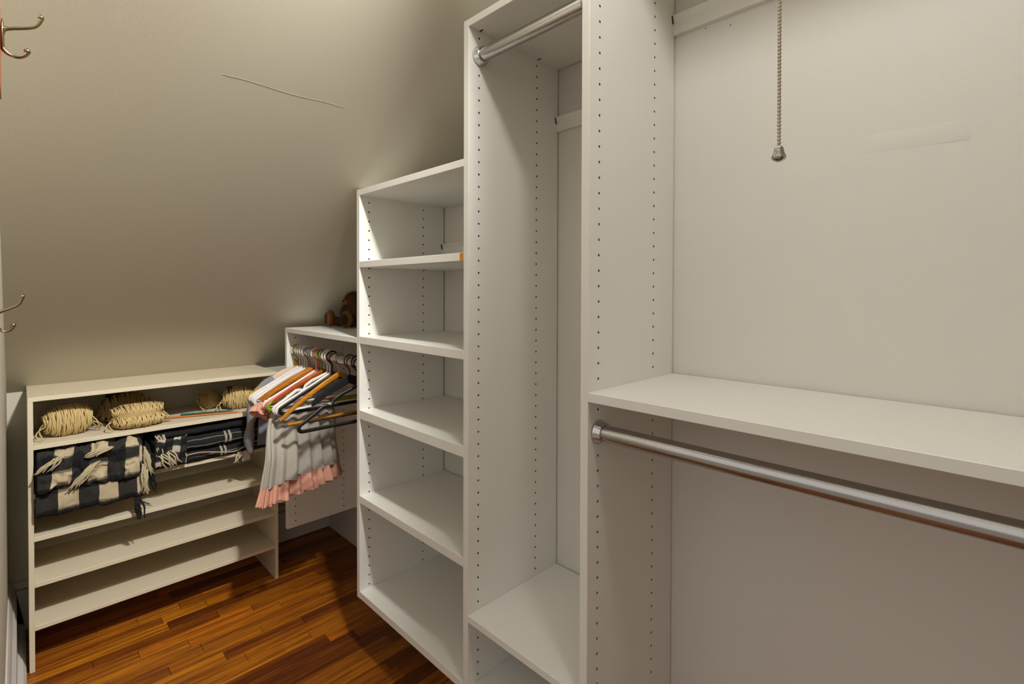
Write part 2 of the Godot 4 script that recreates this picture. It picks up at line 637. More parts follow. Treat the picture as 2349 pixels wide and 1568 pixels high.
func panel(parent: Node3D, z0: float, z1: float, y0: float, y1: float, xy: Array, x0 := FX, x1 := BX) -> void:
	var mb := MB.new()
	mb.drilled(Vector3(x0, y0, z0), Vector3(x1, y1, z1), rows(xy, y0, y1))
	put(mb, "side_panel", M.melamine, parent, parent.position)

func cleat(parent: Node3D, y0: float, y1: float, z0: float, z1: float) -> void:
	var mb := MB.new()
	# hanging strip with a sloped top lip
	var prof := [Vector2(0.0, y0), Vector2(-0.011, y0), Vector2(-0.011, y1 - 0.014), Vector2(-0.017, y1), Vector2(-0.0, y1)]
	profile_x(mb, prof, WX, z0, z1)
	var strip := put(mb, "hanging_strip", M.melamine, parent, parent.position)
	# the slot it hooks into, at the panel
	var s := MB.new()
	s.tube([Vector3(WX - 0.0185, y1 - 0.002, z0 + 0.001), Vector3(WX - 0.0135, y1 - 0.020, z0 + 0.001)], 0.0016, 6)
	put(s, "strip_slot", M.dark, strip, parent.position)

func cams(parent: Node3D, y: float, z: float) -> void:
	for x in [0.8555, 1.0785]:
		board("cam_slot", Vector3(x - 0.002, y - 0.0008, z + 0.0015), Vector3(x + 0.002, y + 0.001, z + 0.014), M.dark, parent, 0.0002)

const ZA := -0.6053
const ZB := -0.984
const ZC := -1.556
const ZD := -2.198
const T := 0.019
const LOW := -1.045

func closet() -> void:
	# tower of open shelves between the hanging bays
	var tw := base("shelf_tower", Vector3(FX, LOW, (ZB + ZC) / 2), "white open tower of six shelves between the corner unit and the tall hanging bay", "shelf unit", "white closet units on the right wall")
	panel(tw, ZB - T, ZB, LOW, 0.6945, [[0.8542, 0.6572], [1.0768, 0.6575]])
	panel(tw, ZC - T, ZC, LOW, 0.3438, [[0.8545, 0.3032], [1.0765, 0.3035]])
	var za := ZC
	var zb := ZB - T
	for s in [[0.3240, 0.3436], [0.0806, 0.1015], [-0.1762, -0.1520], [-0.4310, -0.4020], [-0.7175, -0.6930], [-1.0435, -1.0205]]:
		var sf := board("shelf", Vector3(FX, s[0], za), Vector3(BX, s[1], zb), M.melamine, tw)
		if s[0] == 0.0806:
			var eb := MB.new()
			eb.box(Vector3(FX - 0.0006, 0.0812, zb - 0.015), Vector3(FX + 0.001, 0.1009, zb - 0.0002), 0.0002)
			put(eb, "bare_edge", M.chip, sf, tw.position).set_meta("label", "bare orange chipboard where the edging is missing")
	cams(tw, 0.0806, ZC)
	cleat(tw, 0.1390, 0.1830, za, zb)
	# tall hanging bay
	var hb := base("hanging_bay", Vector3(FX, LOW, (ZA + ZB) / 2), "tall narrow white hanging bay with a rod under its top and one low shelf", "closet unit", "white closet units on the right wall")
	panel(hb, ZA - T, ZA, LOW, 0.872, [[0.8542, 0.5884], [1.0769, 0.6854]])
	board("top_shelf", Vector3(FX, 0.6755, ZB), Vector3(BX, 0.6943, ZA - T), M.melamine, hb)
	board("shelf", Vector3(FX, -0.8535, ZB), Vector3(BX, -0.8355, ZA - T), M.melamine, hb)
	board("bottom_shelf", Vector3(FX, -1.0435, ZB), Vector3(BX, -1.0235, ZA - T), M.melamine, hb)
	cams(hb, 0.6755, ZB)
	cleat(hb, 0.4870, 0.5290, ZB, ZA - T)
	# wide bay on the right
	var wb := base("hanging_bay", Vector3(FX, LOW, 0.2), "wide white bay at the right edge with one deep bare shelf above a thick rod", "closet unit", "white closet units on the right wall")
	board("shelf", Vector3(FX, -0.2232, ZA), Vector3(BX, -0.2040, NEARZ - 0.05), M.melamine, wb)
	board("top_shelf", Vector3(FX, 0.8505, ZA), Vector3(BX, 0.8695, NEARZ - 0.05), M.melamine, wb)
	panel(wb, NEARZ - 0.05, NEARZ - 0.031, LOW, 0.872, [[0.8542, 0.5884], [1.0769, 0.6854]])
	cleat(wb, 0.6420, 0.6880, ZA, NEARZ - 0.05)
	# low corner unit at the far end
	var cu := base("corner_unit", Vector3(FX, LOW, (ZC + ZD) / 2), "low white corner unit whose rod is packed with hangers, next to the shoe rack", "closet unit", "white closet units on the right wall")
	panel(cu, ZD - T, ZD, -1.028, -0.1765, [[0.8545, -0.2335], [1.0765, -0.2335]])
	board("top_shelf", Vector3(FX, -0.1765, ZD - T), Vector3(BX, -0.1575, ZC - T - 0.0004), M.melamine, cu)
	cleat(cu, -0.345, -0.300, ZD, ZC - T)

func shoe_rack() -> void:
	var z1 := -2.240
	var z0 := -2.535
	var r := base("shoe_rack", Vector3(0.41, FLOOR, z0), "low cream shoe rack with six shelves under the slope, holding yarn and blankets", "shoe rack")
	for s in [[0.019, 0.0325], [0.7835, 0.797]]:
		board("side_panel", Vector3(s[0], FLOOR + 0.001, z0), Vector3(s[1], -0.3620, z1), M.rack, r)
	board("top_panel", Vector3(0.019, -0.3620, z0 + 0.003), Vector3(0.797, -0.3480, z1), M.rack, r)
	for y in [-0.5055, -0.6650, -0.8060, -0.9570, -1.0985]:
		board("shelf", Vector3(0.0325, y - 0.0145, z0), Vector3(0.7835, y, z1 - 0.0005), M.rack, r)

# ---------------------------------------------------------------- rods
func rod(y: float, x: float, z0: float, z1: float, rad: float, label: String) -> void:
	var r := base("closet_rod", Vector3(x, y, (z0 + z1) / 2), label, "closet rod", "metal closet rods")
	var mb := MB.new()
	var c := Vector3(x, y, z0 + 0.003)
	mb.lathe(c, Vector3.BACK, [Vector2(0, rad), Vector2(z1 - z0 - 0.006, rad)], 40)
	put(mb, "tube", M.steel, r, r.position)
	for e in [[z0, 1.0], [z1, -1.0]]:
		var fb := MB.new()
		fb.lathe(Vector3(x, y, e[0] + 0.0002 * e[1]), Vector3(0, 0, e[1]), [Vector2(0, rad + 0.0075), Vector2(0.003, rad + 0.0078), Vector2(0.0055, rad + 0.0058), Vector2(0.0165, rad + 0.0042), Vector2(0.0185, rad + 0.0030), Vector2(0.0185, rad + 0.0002)], 40)
		put(fb, "flange", M.chrome, r, r.position)

func rods() -> void:
	rod(-0.2905, 0.8547, ZA, NEARZ - 0.05, 0.0172, "long steel rod under the deep bare shelf on the right")
	rod(0.6105, 0.8558, ZB, ZA - T, 0.0168, "short steel rod at the top of the tall narrow bay")
	rod(-0.2530, 0.856, ZD, ZC - T, 0.0165, "steel rod of the low corner unit, mostly hidden behind hanger hooks")

# ---------------------------------------------------------------- hangers
const ROD_TOP := -0.2365

func hook_points(drop: float, up := 0.0) -> Array:   # in the hanger's own axes, origin on top of the rod
	var pts := []
	for i in 15:
		var a := deg_to_rad(lerpf(200.0, -62.0, i / 14.0))
		pts.append(Vector3(cos(a) * -0.0215, -0.0180 + sin(a) * 0.0215 + up, 0))
	pts.append(Vector3(0.0, -0.052, 0))
	pts.append(Vector3(0.0, -drop, 0))
	return pts

func hanger(called: String, z: float, label: String, mats: Array, style: String, half := 0.2, turn := 0.0, drop := 0.082, fall := 0.105) -> Node3D:
	var h := base(called, Vector3(0.856, ROD_TOP, z), label, "clothes hanger", "clothes hangers on the corner rod")
	h.rotation.y = turn
	var r := 0.0024 if style in ["wood", "velvet"] else 0.0034
	var hk := MB.new()
	hk.tube(hook_points(drop), r, 8)
	for i in hk.v.size(): hk.v[i].y += r
	put(hk, "hook", mats[1], h)
	var mb := MB.new()
	var sh := -drop
	var end := sh - fall * half / 0.2
	match style:
		"tube", "notched":
			var pts := [Vector3(0, sh, 0)]
			if style == "notched":
				for q in [[0.30, 0.22], [0.42, 0.36], [0.46, 0.52], [0.54, 0.50], [0.60, 0.50]]:
					pts.append(Vector3(-half * q[0], sh + (end - sh) * q[1], 0))
			pts.append(Vector3(-half * 0.86, lerpf(sh, end, 0.84), 0))
			for k in 6:
				var a := deg_to_rad(lerpf(120.0, 270.0, k / 5.0))
				pts.append(Vector3(-half + 0.011 + cos(a) * 0.012, end - 0.006 + sin(a) * 0.012, 0))
			var n := pts.size()
			for k in range(n - 1, 0, -1): pts.append(Vector3(-pts[k].x, pts[k].y, 0))
			mb.tube(pts, 0.0044, 8, Vector2(0.9, 1.5), true)
			put(mb, "frame", mats[0], h)
			if style == "notched":
				var bar := MB.new()
				bar.tube([Vector3(-half * 0.84, end + 0.010, 0), Vector3(half * 0.84, end + 0.010, 0)], 0.0034, 8)
				put(bar, "cross_bar", mats[0], h)
		"wood", "velvet":
			var rr := []
			var n := 25
			for i in n:
				var t := -1.0 + 2.0 * i / (n - 1)
				var a := absf(t)
				var y := sh + (end - sh) * (0.35 * a * a + 0.65 * a) + 0.004
				var hh := lerpf(0.0100, 0.0070, a) if style == "wood" else lerpf(0.016, 0.012, a)
				var th := 0.0062 if style == "wood" else 0.0032
				if i == 0 or i == n - 1: hh *= 0.6; th *= 0.6
				var bow := -0.020 * a * a if style == "wood" else 0.0
				var ring := []
				for q in [[-0.6, 1], [0.6, 1], [1, 0.7], [1, -0.7], [0.6, -1], [-0.6, -1], [-1, -0.7], [-1, 0.7]]:
					ring.append(Vector3(t * half, y + q[1] * hh, bow + q[0] * th))
				rr.append(ring)
			mb.rings(rr)
			put(mb, "shoulder", mats[0], h)
			if mats.size() > 2:
				var bar := MB.new()
				bar.tube([Vector3(-half * 0.88, end - 0.014, -0.014), Vector3(half * 0.88, end - 0.014, -0.014)], 0.0055, 8)
				put(bar, "trouser_bar", mats[2], h)
	return h

func hangers() -> void:
	var W = M.white_plastic
	hanger("plastic_hanger", -2.150, "white plastic hanger right behind the yellow wrapped hanger, farthest white one", [W, W], "tube", 0.2, 0.03)
	hanger("plastic_hanger", -2.125, "pale lilac plastic hanger in the far bunch of white ones", [M.lilac, M.lilac], "tube", 0.2, 0.01)
	hanger("plastic_hanger", -2.102, "white plastic hanger between the pale lilac one and the nearest of the far white bunch", [W, W], "tube", 0.2, -0.02)
	hanger("plastic_hanger", -2.078, "white plastic hanger at the front of the far bunch, touching the first wooden hanger", [W, W], "tube", 0.203, 0.0)
	hanger("wooden_hanger", -2.024, "honey wooden hanger just in front of the far white bunch", [M.wood1, M.chrome], "wood", 0.195)
	hanger("wooden_hanger", -2.004, "honey wooden hanger behind the single white hanger and the pink one", [M.wood1, M.chrome], "wood", 0.195, 0.02)
	hanger("plastic_hanger", -1.985, "white plastic hanger directly behind the pink hanger", [W, W], "tube", 0.2, 0.02)
	hanger("plastic_hanger", -1.962, "pink plastic hanger, the only pink one", [M.pink, M.pink], "tube", 0.2, 0.0)
	hanger("plastic_hanger", -1.940, "lime green plastic hanger, the only green one", [M.lime, M.lime], "tube", 0.2, -0.01)
	hanger("wooden_hanger", -1.912, "reddish brown wooden hanger in front of the lime green hanger", [M.wood2, M.chrome], "wood", 0.19)
	hanger("plastic_hanger", -1.885, "white plastic hanger with strap notches in its shoulders", [W, W], "notched", 0.2, 0.0)
	hanger("plastic_hanger", -1.862, "nearest white plastic hanger, its hook standing clear on the rod", [W, W], "tube", 0.2, 0.03)
	hanger("plastic_hanger", -1.842, "thin black plastic hanger behind the light wooden hanger, next to the last white hook", [M.black, M.black], "tube", 0.195, 0.02)
	hanger("wooden_hanger", -1.785, "light honey wooden hanger with a trouser bar, nearest of the wooden ones", [M.wood0, M.chrome, M.wood0], "wood", 0.212, 0.06, 0.078, 0.132)
	hanger("velvet_hanger", -1.700, "narrow black velvet hanger with a thick flat shoulder in front of the light wooden one", [M.velvet, M.black], "velvet", 0.14, 0.0, 0.085)
	hanger("plastic_hanger", -1.645, "black plastic hanger nearest the shelf tower, with notched shoulders and a double bar", [M.black, M.black], "notched", 0.205, 0.0, 0.100)
	# the yellow one, its hook wrapped in yarn
	var y := hanger("wrapped_hanger", -2.172, "yellow hanger with a yarn-wrapped hook, last on the rod by the end panel", [M.yellow, M.yellow], "tube", 0.2, 0.04)
	var kn := MB.new()
	for k in 7:
		var pts := []
		for j in 13:
			var a := TAU * j / 12.0
			pts.append(Vector3(cos(a) * 0.010, -0.078 + 0.006 * sin(a * 2 + k) - 0.003 * k + 0.01, sin(a) * 0.010))
		kn.tube(pts, 0.0026, 6)
	for sgn in [-1, 1]:
		kn.tube([Vector3(0, -0.075, 0.006), Vector3(0.012 * sgn, -0.085, 0.012), Vector3(0.020 * sgn, -0.105, 0.012)], [0.003, 0.0035, 0.002], 6)
	put(kn, "yarn_bow", M.yellow, y)

# ---------------------------------------------------------------- clothes
func skirt_rings(top: float, hem: float, y_of: Callable, cx: Callable, cz: Callable, hw: Callable, hd: Callable, pleats: float, amp: Callable, steps := 26, around := 120) -> Array:
	var rr := []
	for i in steps + 1:
		var t := float(i) / steps
		var ring := []
		for j in around:
			var a := TAU * j / around
			var w: float = amp.call(t) * (sin(a * pleats) + 0.5 * sin(a * (pleats * 0.5 + 1.0) + 1.3))
			var px: float = cx.call(t) + (hw.call(t) + w * 0.5) * cos(a)
			var pz: float = cz.call(t) + (hd.call(t) + w) * sin(a)
			ring.append(Vector3(px, y_of.call(t, cos(a)), pz))
		rr.append(ring)
	return rr

func cloth(called: String, rr: Array, mat: Material, parent: Node3D, thick := 0.0016) -> MeshInstance3D:
	# an open tube of cloth with thickness: outside down, inside up
	var all := rr.duplicate()
	var inner := []
	for ring in rr:
		var c := Vector3.ZERO
		for p in ring: c += p
		c /= ring.size()
		var q := []
		for p in ring:
			var d: Vector3 = p - c
			d.y = 0
			q.append(p - d.normalized() * thick)
		inner.append(q)
	inner.reverse()
	all.append_array(inner)
	all.append(rr[0])
	var mb := MB.new()
	mb.rings(all, false)
	return put(mb, called, mat, parent, parent.position)

func garments() -> void:
	# grey dress with a coral ruffle, facing the room, on the white hanger in the middle
	var d := base("dress", Vector3(0.78, -0.75, -1.92), "small grey knitted dress with a coral ruffle along its hem, hanging below the hangers", "dress")
	var at := Vector3(0.772, 0, -1.912)
	var place := func(rr: Array) -> Array:
		for ring in rr:
			for k in ring.size():
				var turn := Basis(Vector3.UP, 0.32 * smoothstep(-0.44, -0.62, ring[k].y))
				ring[k] = at + turn * ring[k]
		return rr
	var y0 := -0.424
	var body := skirt_rings(0, 1, func(t, c): return lerpf(y0, -0.690 - 0.010 * c * c, t) if t > 0.12 else y0 - 0.012 * c * c - t * 0.30,
		func(_t): return 0.0, func(_t): return 0.0,
		func(t): return lerpf(0.110, 0.172, pow(t, 0.8)), func(t): return lerpf(0.012, 0.030, t), 17.0, func(t): return 0.0035 + 0.0105 * t, 26, 160)
	cloth("bodice_and_skirt", place.call(body), M.knit, d)
	var ruf := skirt_rings(0, 1, func(t, c): return -0.686 - 0.010 * c * c - 0.062 * t,
		func(_t): return 0.0, func(_t): return 0.0,
		func(t): return lerpf(0.171, 0.186, t), func(t): return lerpf(0.029, 0.040, t), 21.0, func(t): return 0.011 + 0.006 * t, 8, 180)
	cloth("ruffle", place.call(ruf), M.coral, d)
	var under := skirt_rings(0, 1, func(t, c): return -0.690 - 0.010 * c * c - 0.066 * t,
		func(_t): return 0.0, func(_t): return 0.0,
		func(t): return lerpf(0.155, 0.172, t), func(t): return lerpf(0.018, 0.030, t), 15.0, func(t): return 0.008 + 0.004 * t, 6, 140)
	cloth("ruffle", place.call(under), M.coral, d)
	# ruffled cap sleeve, spilling over the hangers' ends
	var f := FastNoiseLite.new(); f.seed = 4; f.frequency = 0.035
	var blouse := base("blouse", Vector3(0.70, -0.50, -2.03), "coral blouse whose crumpled ruffled sleeve pokes out past the hanger ends", "blouse")
	var sl := MB.new()
	var ring2 := []
	var ax := Vector3(-0.50, -0.80, 0.30).normalized()
	var ux := ax.cross(Vector3.UP).normalized()
	var vx := ax.cross(ux)
	for i in 17:
		var t := i / 16.0
		var ring := []
		for k in 72:
			var a := TAU * k / 72.0
			var w := (0.0055 * sin(a * 9.0 + t * 2.0) + 0.0035 * sin(a * 5.0 - t * 4.0)) * t
			var rad := (0.012 + 0.020 * sin(minf(1.0, t * 1.25) * PI * 0.5)) * (1.0 - 0.55 * smoothstep(0.86, 1.0, t)) + w
			ring.append(Vector3(0.672, -0.428, -2.035) + ax * (0.062 * minf(t, 0.9) + 0.004 * sin(a * 4.0) * t - 0.012 * smoothstep(0.86, 1.0, t)) + (ux * cos(a) + vx * sin(a)) * rad)
		ring2.append(ring)
	sl.rings(ring2)
	put(sl, "ruffled_sleeve", M.coral, blouse, blouse.position)
	var bb := skirt_rings(0, 1, func(t, c): return lerpf(-0.44, -0.58, t) - 0.03 * c * c * (1.0 - t),
		func(_t): return 0.775, func(_t): return -2.035, func(t): return lerpf(0.095, 0.082, t), func(t): return 0.010, 9.0, func(t): return 0.004 + 0.004 * t, 14, 80)
	cloth("body", bb, M.coral, blouse)
	# blue-grey cardigan on the far hangers: rounded shoulder above, sleeve hanging below
	var cg := base("cardigan", Vector3(0.72, -0.60, -2.20), "blue-grey knitted cardigan on the far hangers, rounded shoulder beside the shoe rack", "cardigan")
	var cm := MB.new()
	cm.blob(Vector3(0.742, -0.392, -2.174), Vector3(0.075, 0.034, 0.015), f, 0.10, 28, 16, Basis(Vector3.BACK, 0.52))
	put(cm, "shoulder", M.slate, cg, cg.position)
	var sv := MB.new()
	var pts := []
	var rad := []
	for i in 14:
		var t := i / 13.0
		pts.append(Vector3(0.672 - 0.018 * sin(t * 2.6), -0.445 - 0.205 * t, -2.150 + 0.012 * sin(t * 5.0)))
		rad.append(0.026 + 0.005 * sin(t * 11.0) - 0.006 * t)
	sv.tube(pts, rad, 18, Vector2(0.9, 0.75))
	put(sv, "sleeve", M.slate, cg, cg.position)
	var bd := skirt_rings(0, 1, func(t, c): return lerpf(-0.40, -0.63, t) - 0.04 * c * c * (1.0 - t),
		func(_t): return 0.80, func(_t): return -2.172, func(t): return lerpf(0.10, 0.11, t), func(t): return 0.010, 7.0, func(t): return 0.003, 14, 70)
	cloth("body", bd, M.slate, cg)
	# pale blouse shoulder just under the yellow bow
	var pb := base("undershirt", Vector3(0.80, -0.40, -2.17), "cream undershirt shoulder under the yellow wrapped hook", "shirt")
	var pm := MB.new()
	pm.blob(Vector3(0.795, -0.352, -2.170), Vector3(0.055, 0.022, 0.012), f, 0.12, 24, 14, Basis(Vector3.BACK, 0.38))
	put(pm, "shoulder", M.cream_cloth, pb, pb.position)

# ---------------------------------------------------------------- yarn and needles
func skein(at: Vector3, r: Vector3, turn: float, label: String, seed_: int, loops: int, mat: Material, band := false, lobes := 1) -> void:
	var o := base("yarn_skein", at, label, "yarn", "skeins of cream yarn on the shoe rack")
	o.rotation.y = turn
	rng.seed = seed_
	var wound := MB.new()
	for lobe in lobes:
		var cy := 0.0
		var ry := r.y
		var cz := 0.0
		if lobes == 2:
			ry = r.y * 0.60
			cy = r.y * (-0.40 if lobe == 0 else 0.40)
			cz = 0.012 * (1 if lobe == 0 else -1)
		for k in loops:
			var t := -0.93 + 1.86 * (k + rng.randf_range(-0.4, 0.4)) / (loops - 1)
			t = clampf(t, -0.95, 0.95)
			var s := sqrt(1.0 - pow(absf(t), 2.6))
			var lean := rng.randf_range(-0.40, 0.40)
			var fat := rng.randf_range(0.93, 1.05)
			var pts := []
			for j in 22:
				var a := TAU * j / 22.0
				pts.append(Vector3(t * r.x * 0.96 + lean * cos(a) * r.x * 0.25 + 0.002 * sin(a * 3.0 + k), r.y + cy + cos(a) * ry * s * fat, cz + sin(a) * r.z * s * fat))
			wound.tube(pts, 0.0019, 5, Vector2.ONE, true)
	var wy := put(wound, "wound_yarn", mat, o)
	wy.set_meta("kind", "stuff")
	var core := MB.new()
	core.blob(Vector3(0, r.y, 0), r * Vector3(0.86, 0.92, 0.92))
	put(core, "core", M.yarn_dark, o)
	for e in [-1, 1]:
		for k in 2:
			var tail := MB.new()
			var pts := []
			for j in 9:
				var t := j / 8.0
				pts.append(Vector3(e * (r.x * 0.86 + (0.016 + 0.012 * k) * sin(t * 2.6)), lerpf(r.y * (1.1 - 0.3 * k), 0.003, t), 0.02 + 0.016 * sin(t * 4.0 + k) * e + 0.01 * k))
			tail.tube(pts, 0.0019, 6)
			put(tail, "loose_end", mat, wy)
	if band:
		var lb := MB.new()
		var rr := []
		for i in 2:
			var ring := []
			for j in 28:
				var a := TAU * j / 28.0
				ring.append(Vector3(-r.x * 0.62 + i * r.x * 0.62, r.y + cos(a) * r.y * 1.045, -0.006 + sin(a) * r.z * 1.04 - 0.004))
			rr.append(ring)
		lb.rings(rr, false)
		var wrap := put(lb, "paper_band", M.navy, o)
		wrap.set_meta("label", "dark blue paper band")

func yarn() -> void:
	var y := -0.5055
	skein(Vector3(0.123, y, -2.335), Vector3(0.070, 0.0530, 0.047), 0.12, "smooth oval cream yarn skein at the left end of the rack's upper shelf", 11, 84, M.yarn)
	skein(Vector3(0.318, y, -2.308), Vector3(0.085, 0.0420, 0.050), 0.06, "folded cream yarn hank in front of a darker skein, left of the knitting needles", 12, 72, M.yarn, false, 2)
	skein(Vector3(0.292, y, -2.425), Vector3(0.085, 0.0540, 0.045), 0.1, "cream yarn skein with a dark blue band standing behind the folded hank", 13, 70, M.yarn_dark, true)
	skein(Vector3(0.672, y, -2.355), Vector3(0.062, 0.0470, 0.048), -0.2, "cream yarn skein with a blue band at the shelf end beside the hangers", 14, 62, M.yarn, true)
	skein(Vector3(0.580, y, -2.440), Vector3(0.040, 0.0400, 0.040), 0.5, "small tan yarn ball behind the right-hand banded skein", 15, 44, M.yarn_dark)
	for q in [[Vector3(0.400, y + 0.0045, -2.350), Vector3(0.655, y + 0.0045, -2.262), "long orange knitting needle lying across the shelf to its front edge", M.orange_needle],
			[Vector3(0.470, y + 0.0047, -2.368), Vector3(0.640, y + 0.0042, -2.300), "dark teal knitting needle lying behind the orange one", M.teal_needle]]:
		var a: Vector3 = q[0]
		var b: Vector3 = q[1]
		var o := base("knitting_needle", a, q[2], "knitting needle", "knitting needles on the shoe rack")
		var mb := MB.new()
		mb.tube([Vector3.ZERO, (b - a) * 0.93, b - a], [0.0036, 0.0036, 0.0006], 8)
		put(mb, "shaft", q[3], o)
		var kb := MB.new()
		var dir := (b - a).normalized()
		kb.lathe(-dir * 0.006, dir, [Vector2(0, 0.0015), Vector2(0.001, 0.0042), Vector2(0.005, 0.0042), Vector2(0.007, 0.002)], 12)
		put(kb, "knob", q[3], o)

# ---------------------------------------------------------------- blankets
func folded(prof: Array, x0: float, x1: float, nx: int, amp: float, seed_: int, uvs: Vector2, skew := 0.0) -> MB:
	# a closed fold profile (z, y) swept along x, wrinkled by noise
	var f := FastNoiseLite.new(); f.seed = seed_; f.frequency = 0.014
	var c := Curve2D.new()
	var m := prof.size()
	for k in m + 1:
		var p: Vector2 = prof[k % m]
		var tg: Vector2 = (prof[(k + 1) % m] - prof[(k - 1 + m) % m]) * 0.16
		c.add_point(p, -tg, tg)
	var total := c.get_baked_length()
	var steps := 64
	var mb := MB.new()
	var b0 := mb.v.size()
	for i in nx + 1:
		var t := float(i) / nx
		var x := lerpf(x0, x1, t)
		for j in steps + 1:
			var p := c.sample_baked(total * j / steps)
			var q := Vector3(x, p.y, p.x)
			var e := minf(1.0, minf(t, 1.0 - t) * 10.0)
			var d := Vector3(0.3 * f.get_noise_3dv(q * 1000.0 + Vector3(300, 0, 0)), f.get_noise_3dv(q * 1000.0), f.get_noise_3dv(q * 1000.0 + Vector3(0, 700, 0))) * amp
			if p.x < -2.27 and p.y < prof[0].y + 0.012: d *= 0.0
			d.y = maxf(d.y, -0.004)
			mb.vert(q + d * (0.35 + 0.65 * e), Vector2(t * (x1 - x0) * uvs.x + skew * j / steps, total * j / steps * uvs.y))
	for i in nx:
		for j in steps:
			var a := b0 + i * (steps + 1) + j
			var b := a + steps + 1
			mb.tri(a, b, b + 1); mb.tri(a, b + 1, a + 1)
	for e: int in [0, nx]:   # closed ends
		var mid := Vector3.ZERO
		for j in steps: mid += mb.v[b0 + e * (steps + 1) + j]
		var k := mb.vert(mid / steps, Vector2(0.1, 0.1))
		for j in steps:
			var a := b0 + e * (steps + 1) + j
			if e == 0: mb.tri(k, a, a + 1)
			else: mb.tri(k, a + 1, a)
	mb.close()
	return mb

func strands(o: Node3D, list: Array, seed_: int) -> void:   # [start, reach, count, spread, white?]
	rng.seed = seed_
	var wm := MB.new()
	var bm := MB.new()
	for s in list:
		for k in s[2]:
			var a: Vector3 = s[0] + s[3] * (float(k) / max(1, s[2] - 1))
			var pts := []
			var sway := rng.randf_range(-0.012, 0.012)
			var out := rng.randf_range(0.002, 0.008)
			for j in 6:
				var t := j / 5.0
				pts.append(a + s[1] * t + Vector3(sway * t * t + 0.004 * sin(t * 7.0 + k * 1.7), -0.012 * t * t, out * sin(t * PI)))
			(wm if s[4] else bm).tube(pts, [0.0020, 0.0029, 0.0031, 0.0031, 0.0027, 0.0014], 6)
	if wm.v.size(): put(wm, "white_fringe", M.fringe_white, o, o.position).set_meta("kind", "stuff")
	if bm.v.size(): put(bm, "black_fringe", M.fringe_black, o, o.position).set_meta("kind", "stuff")

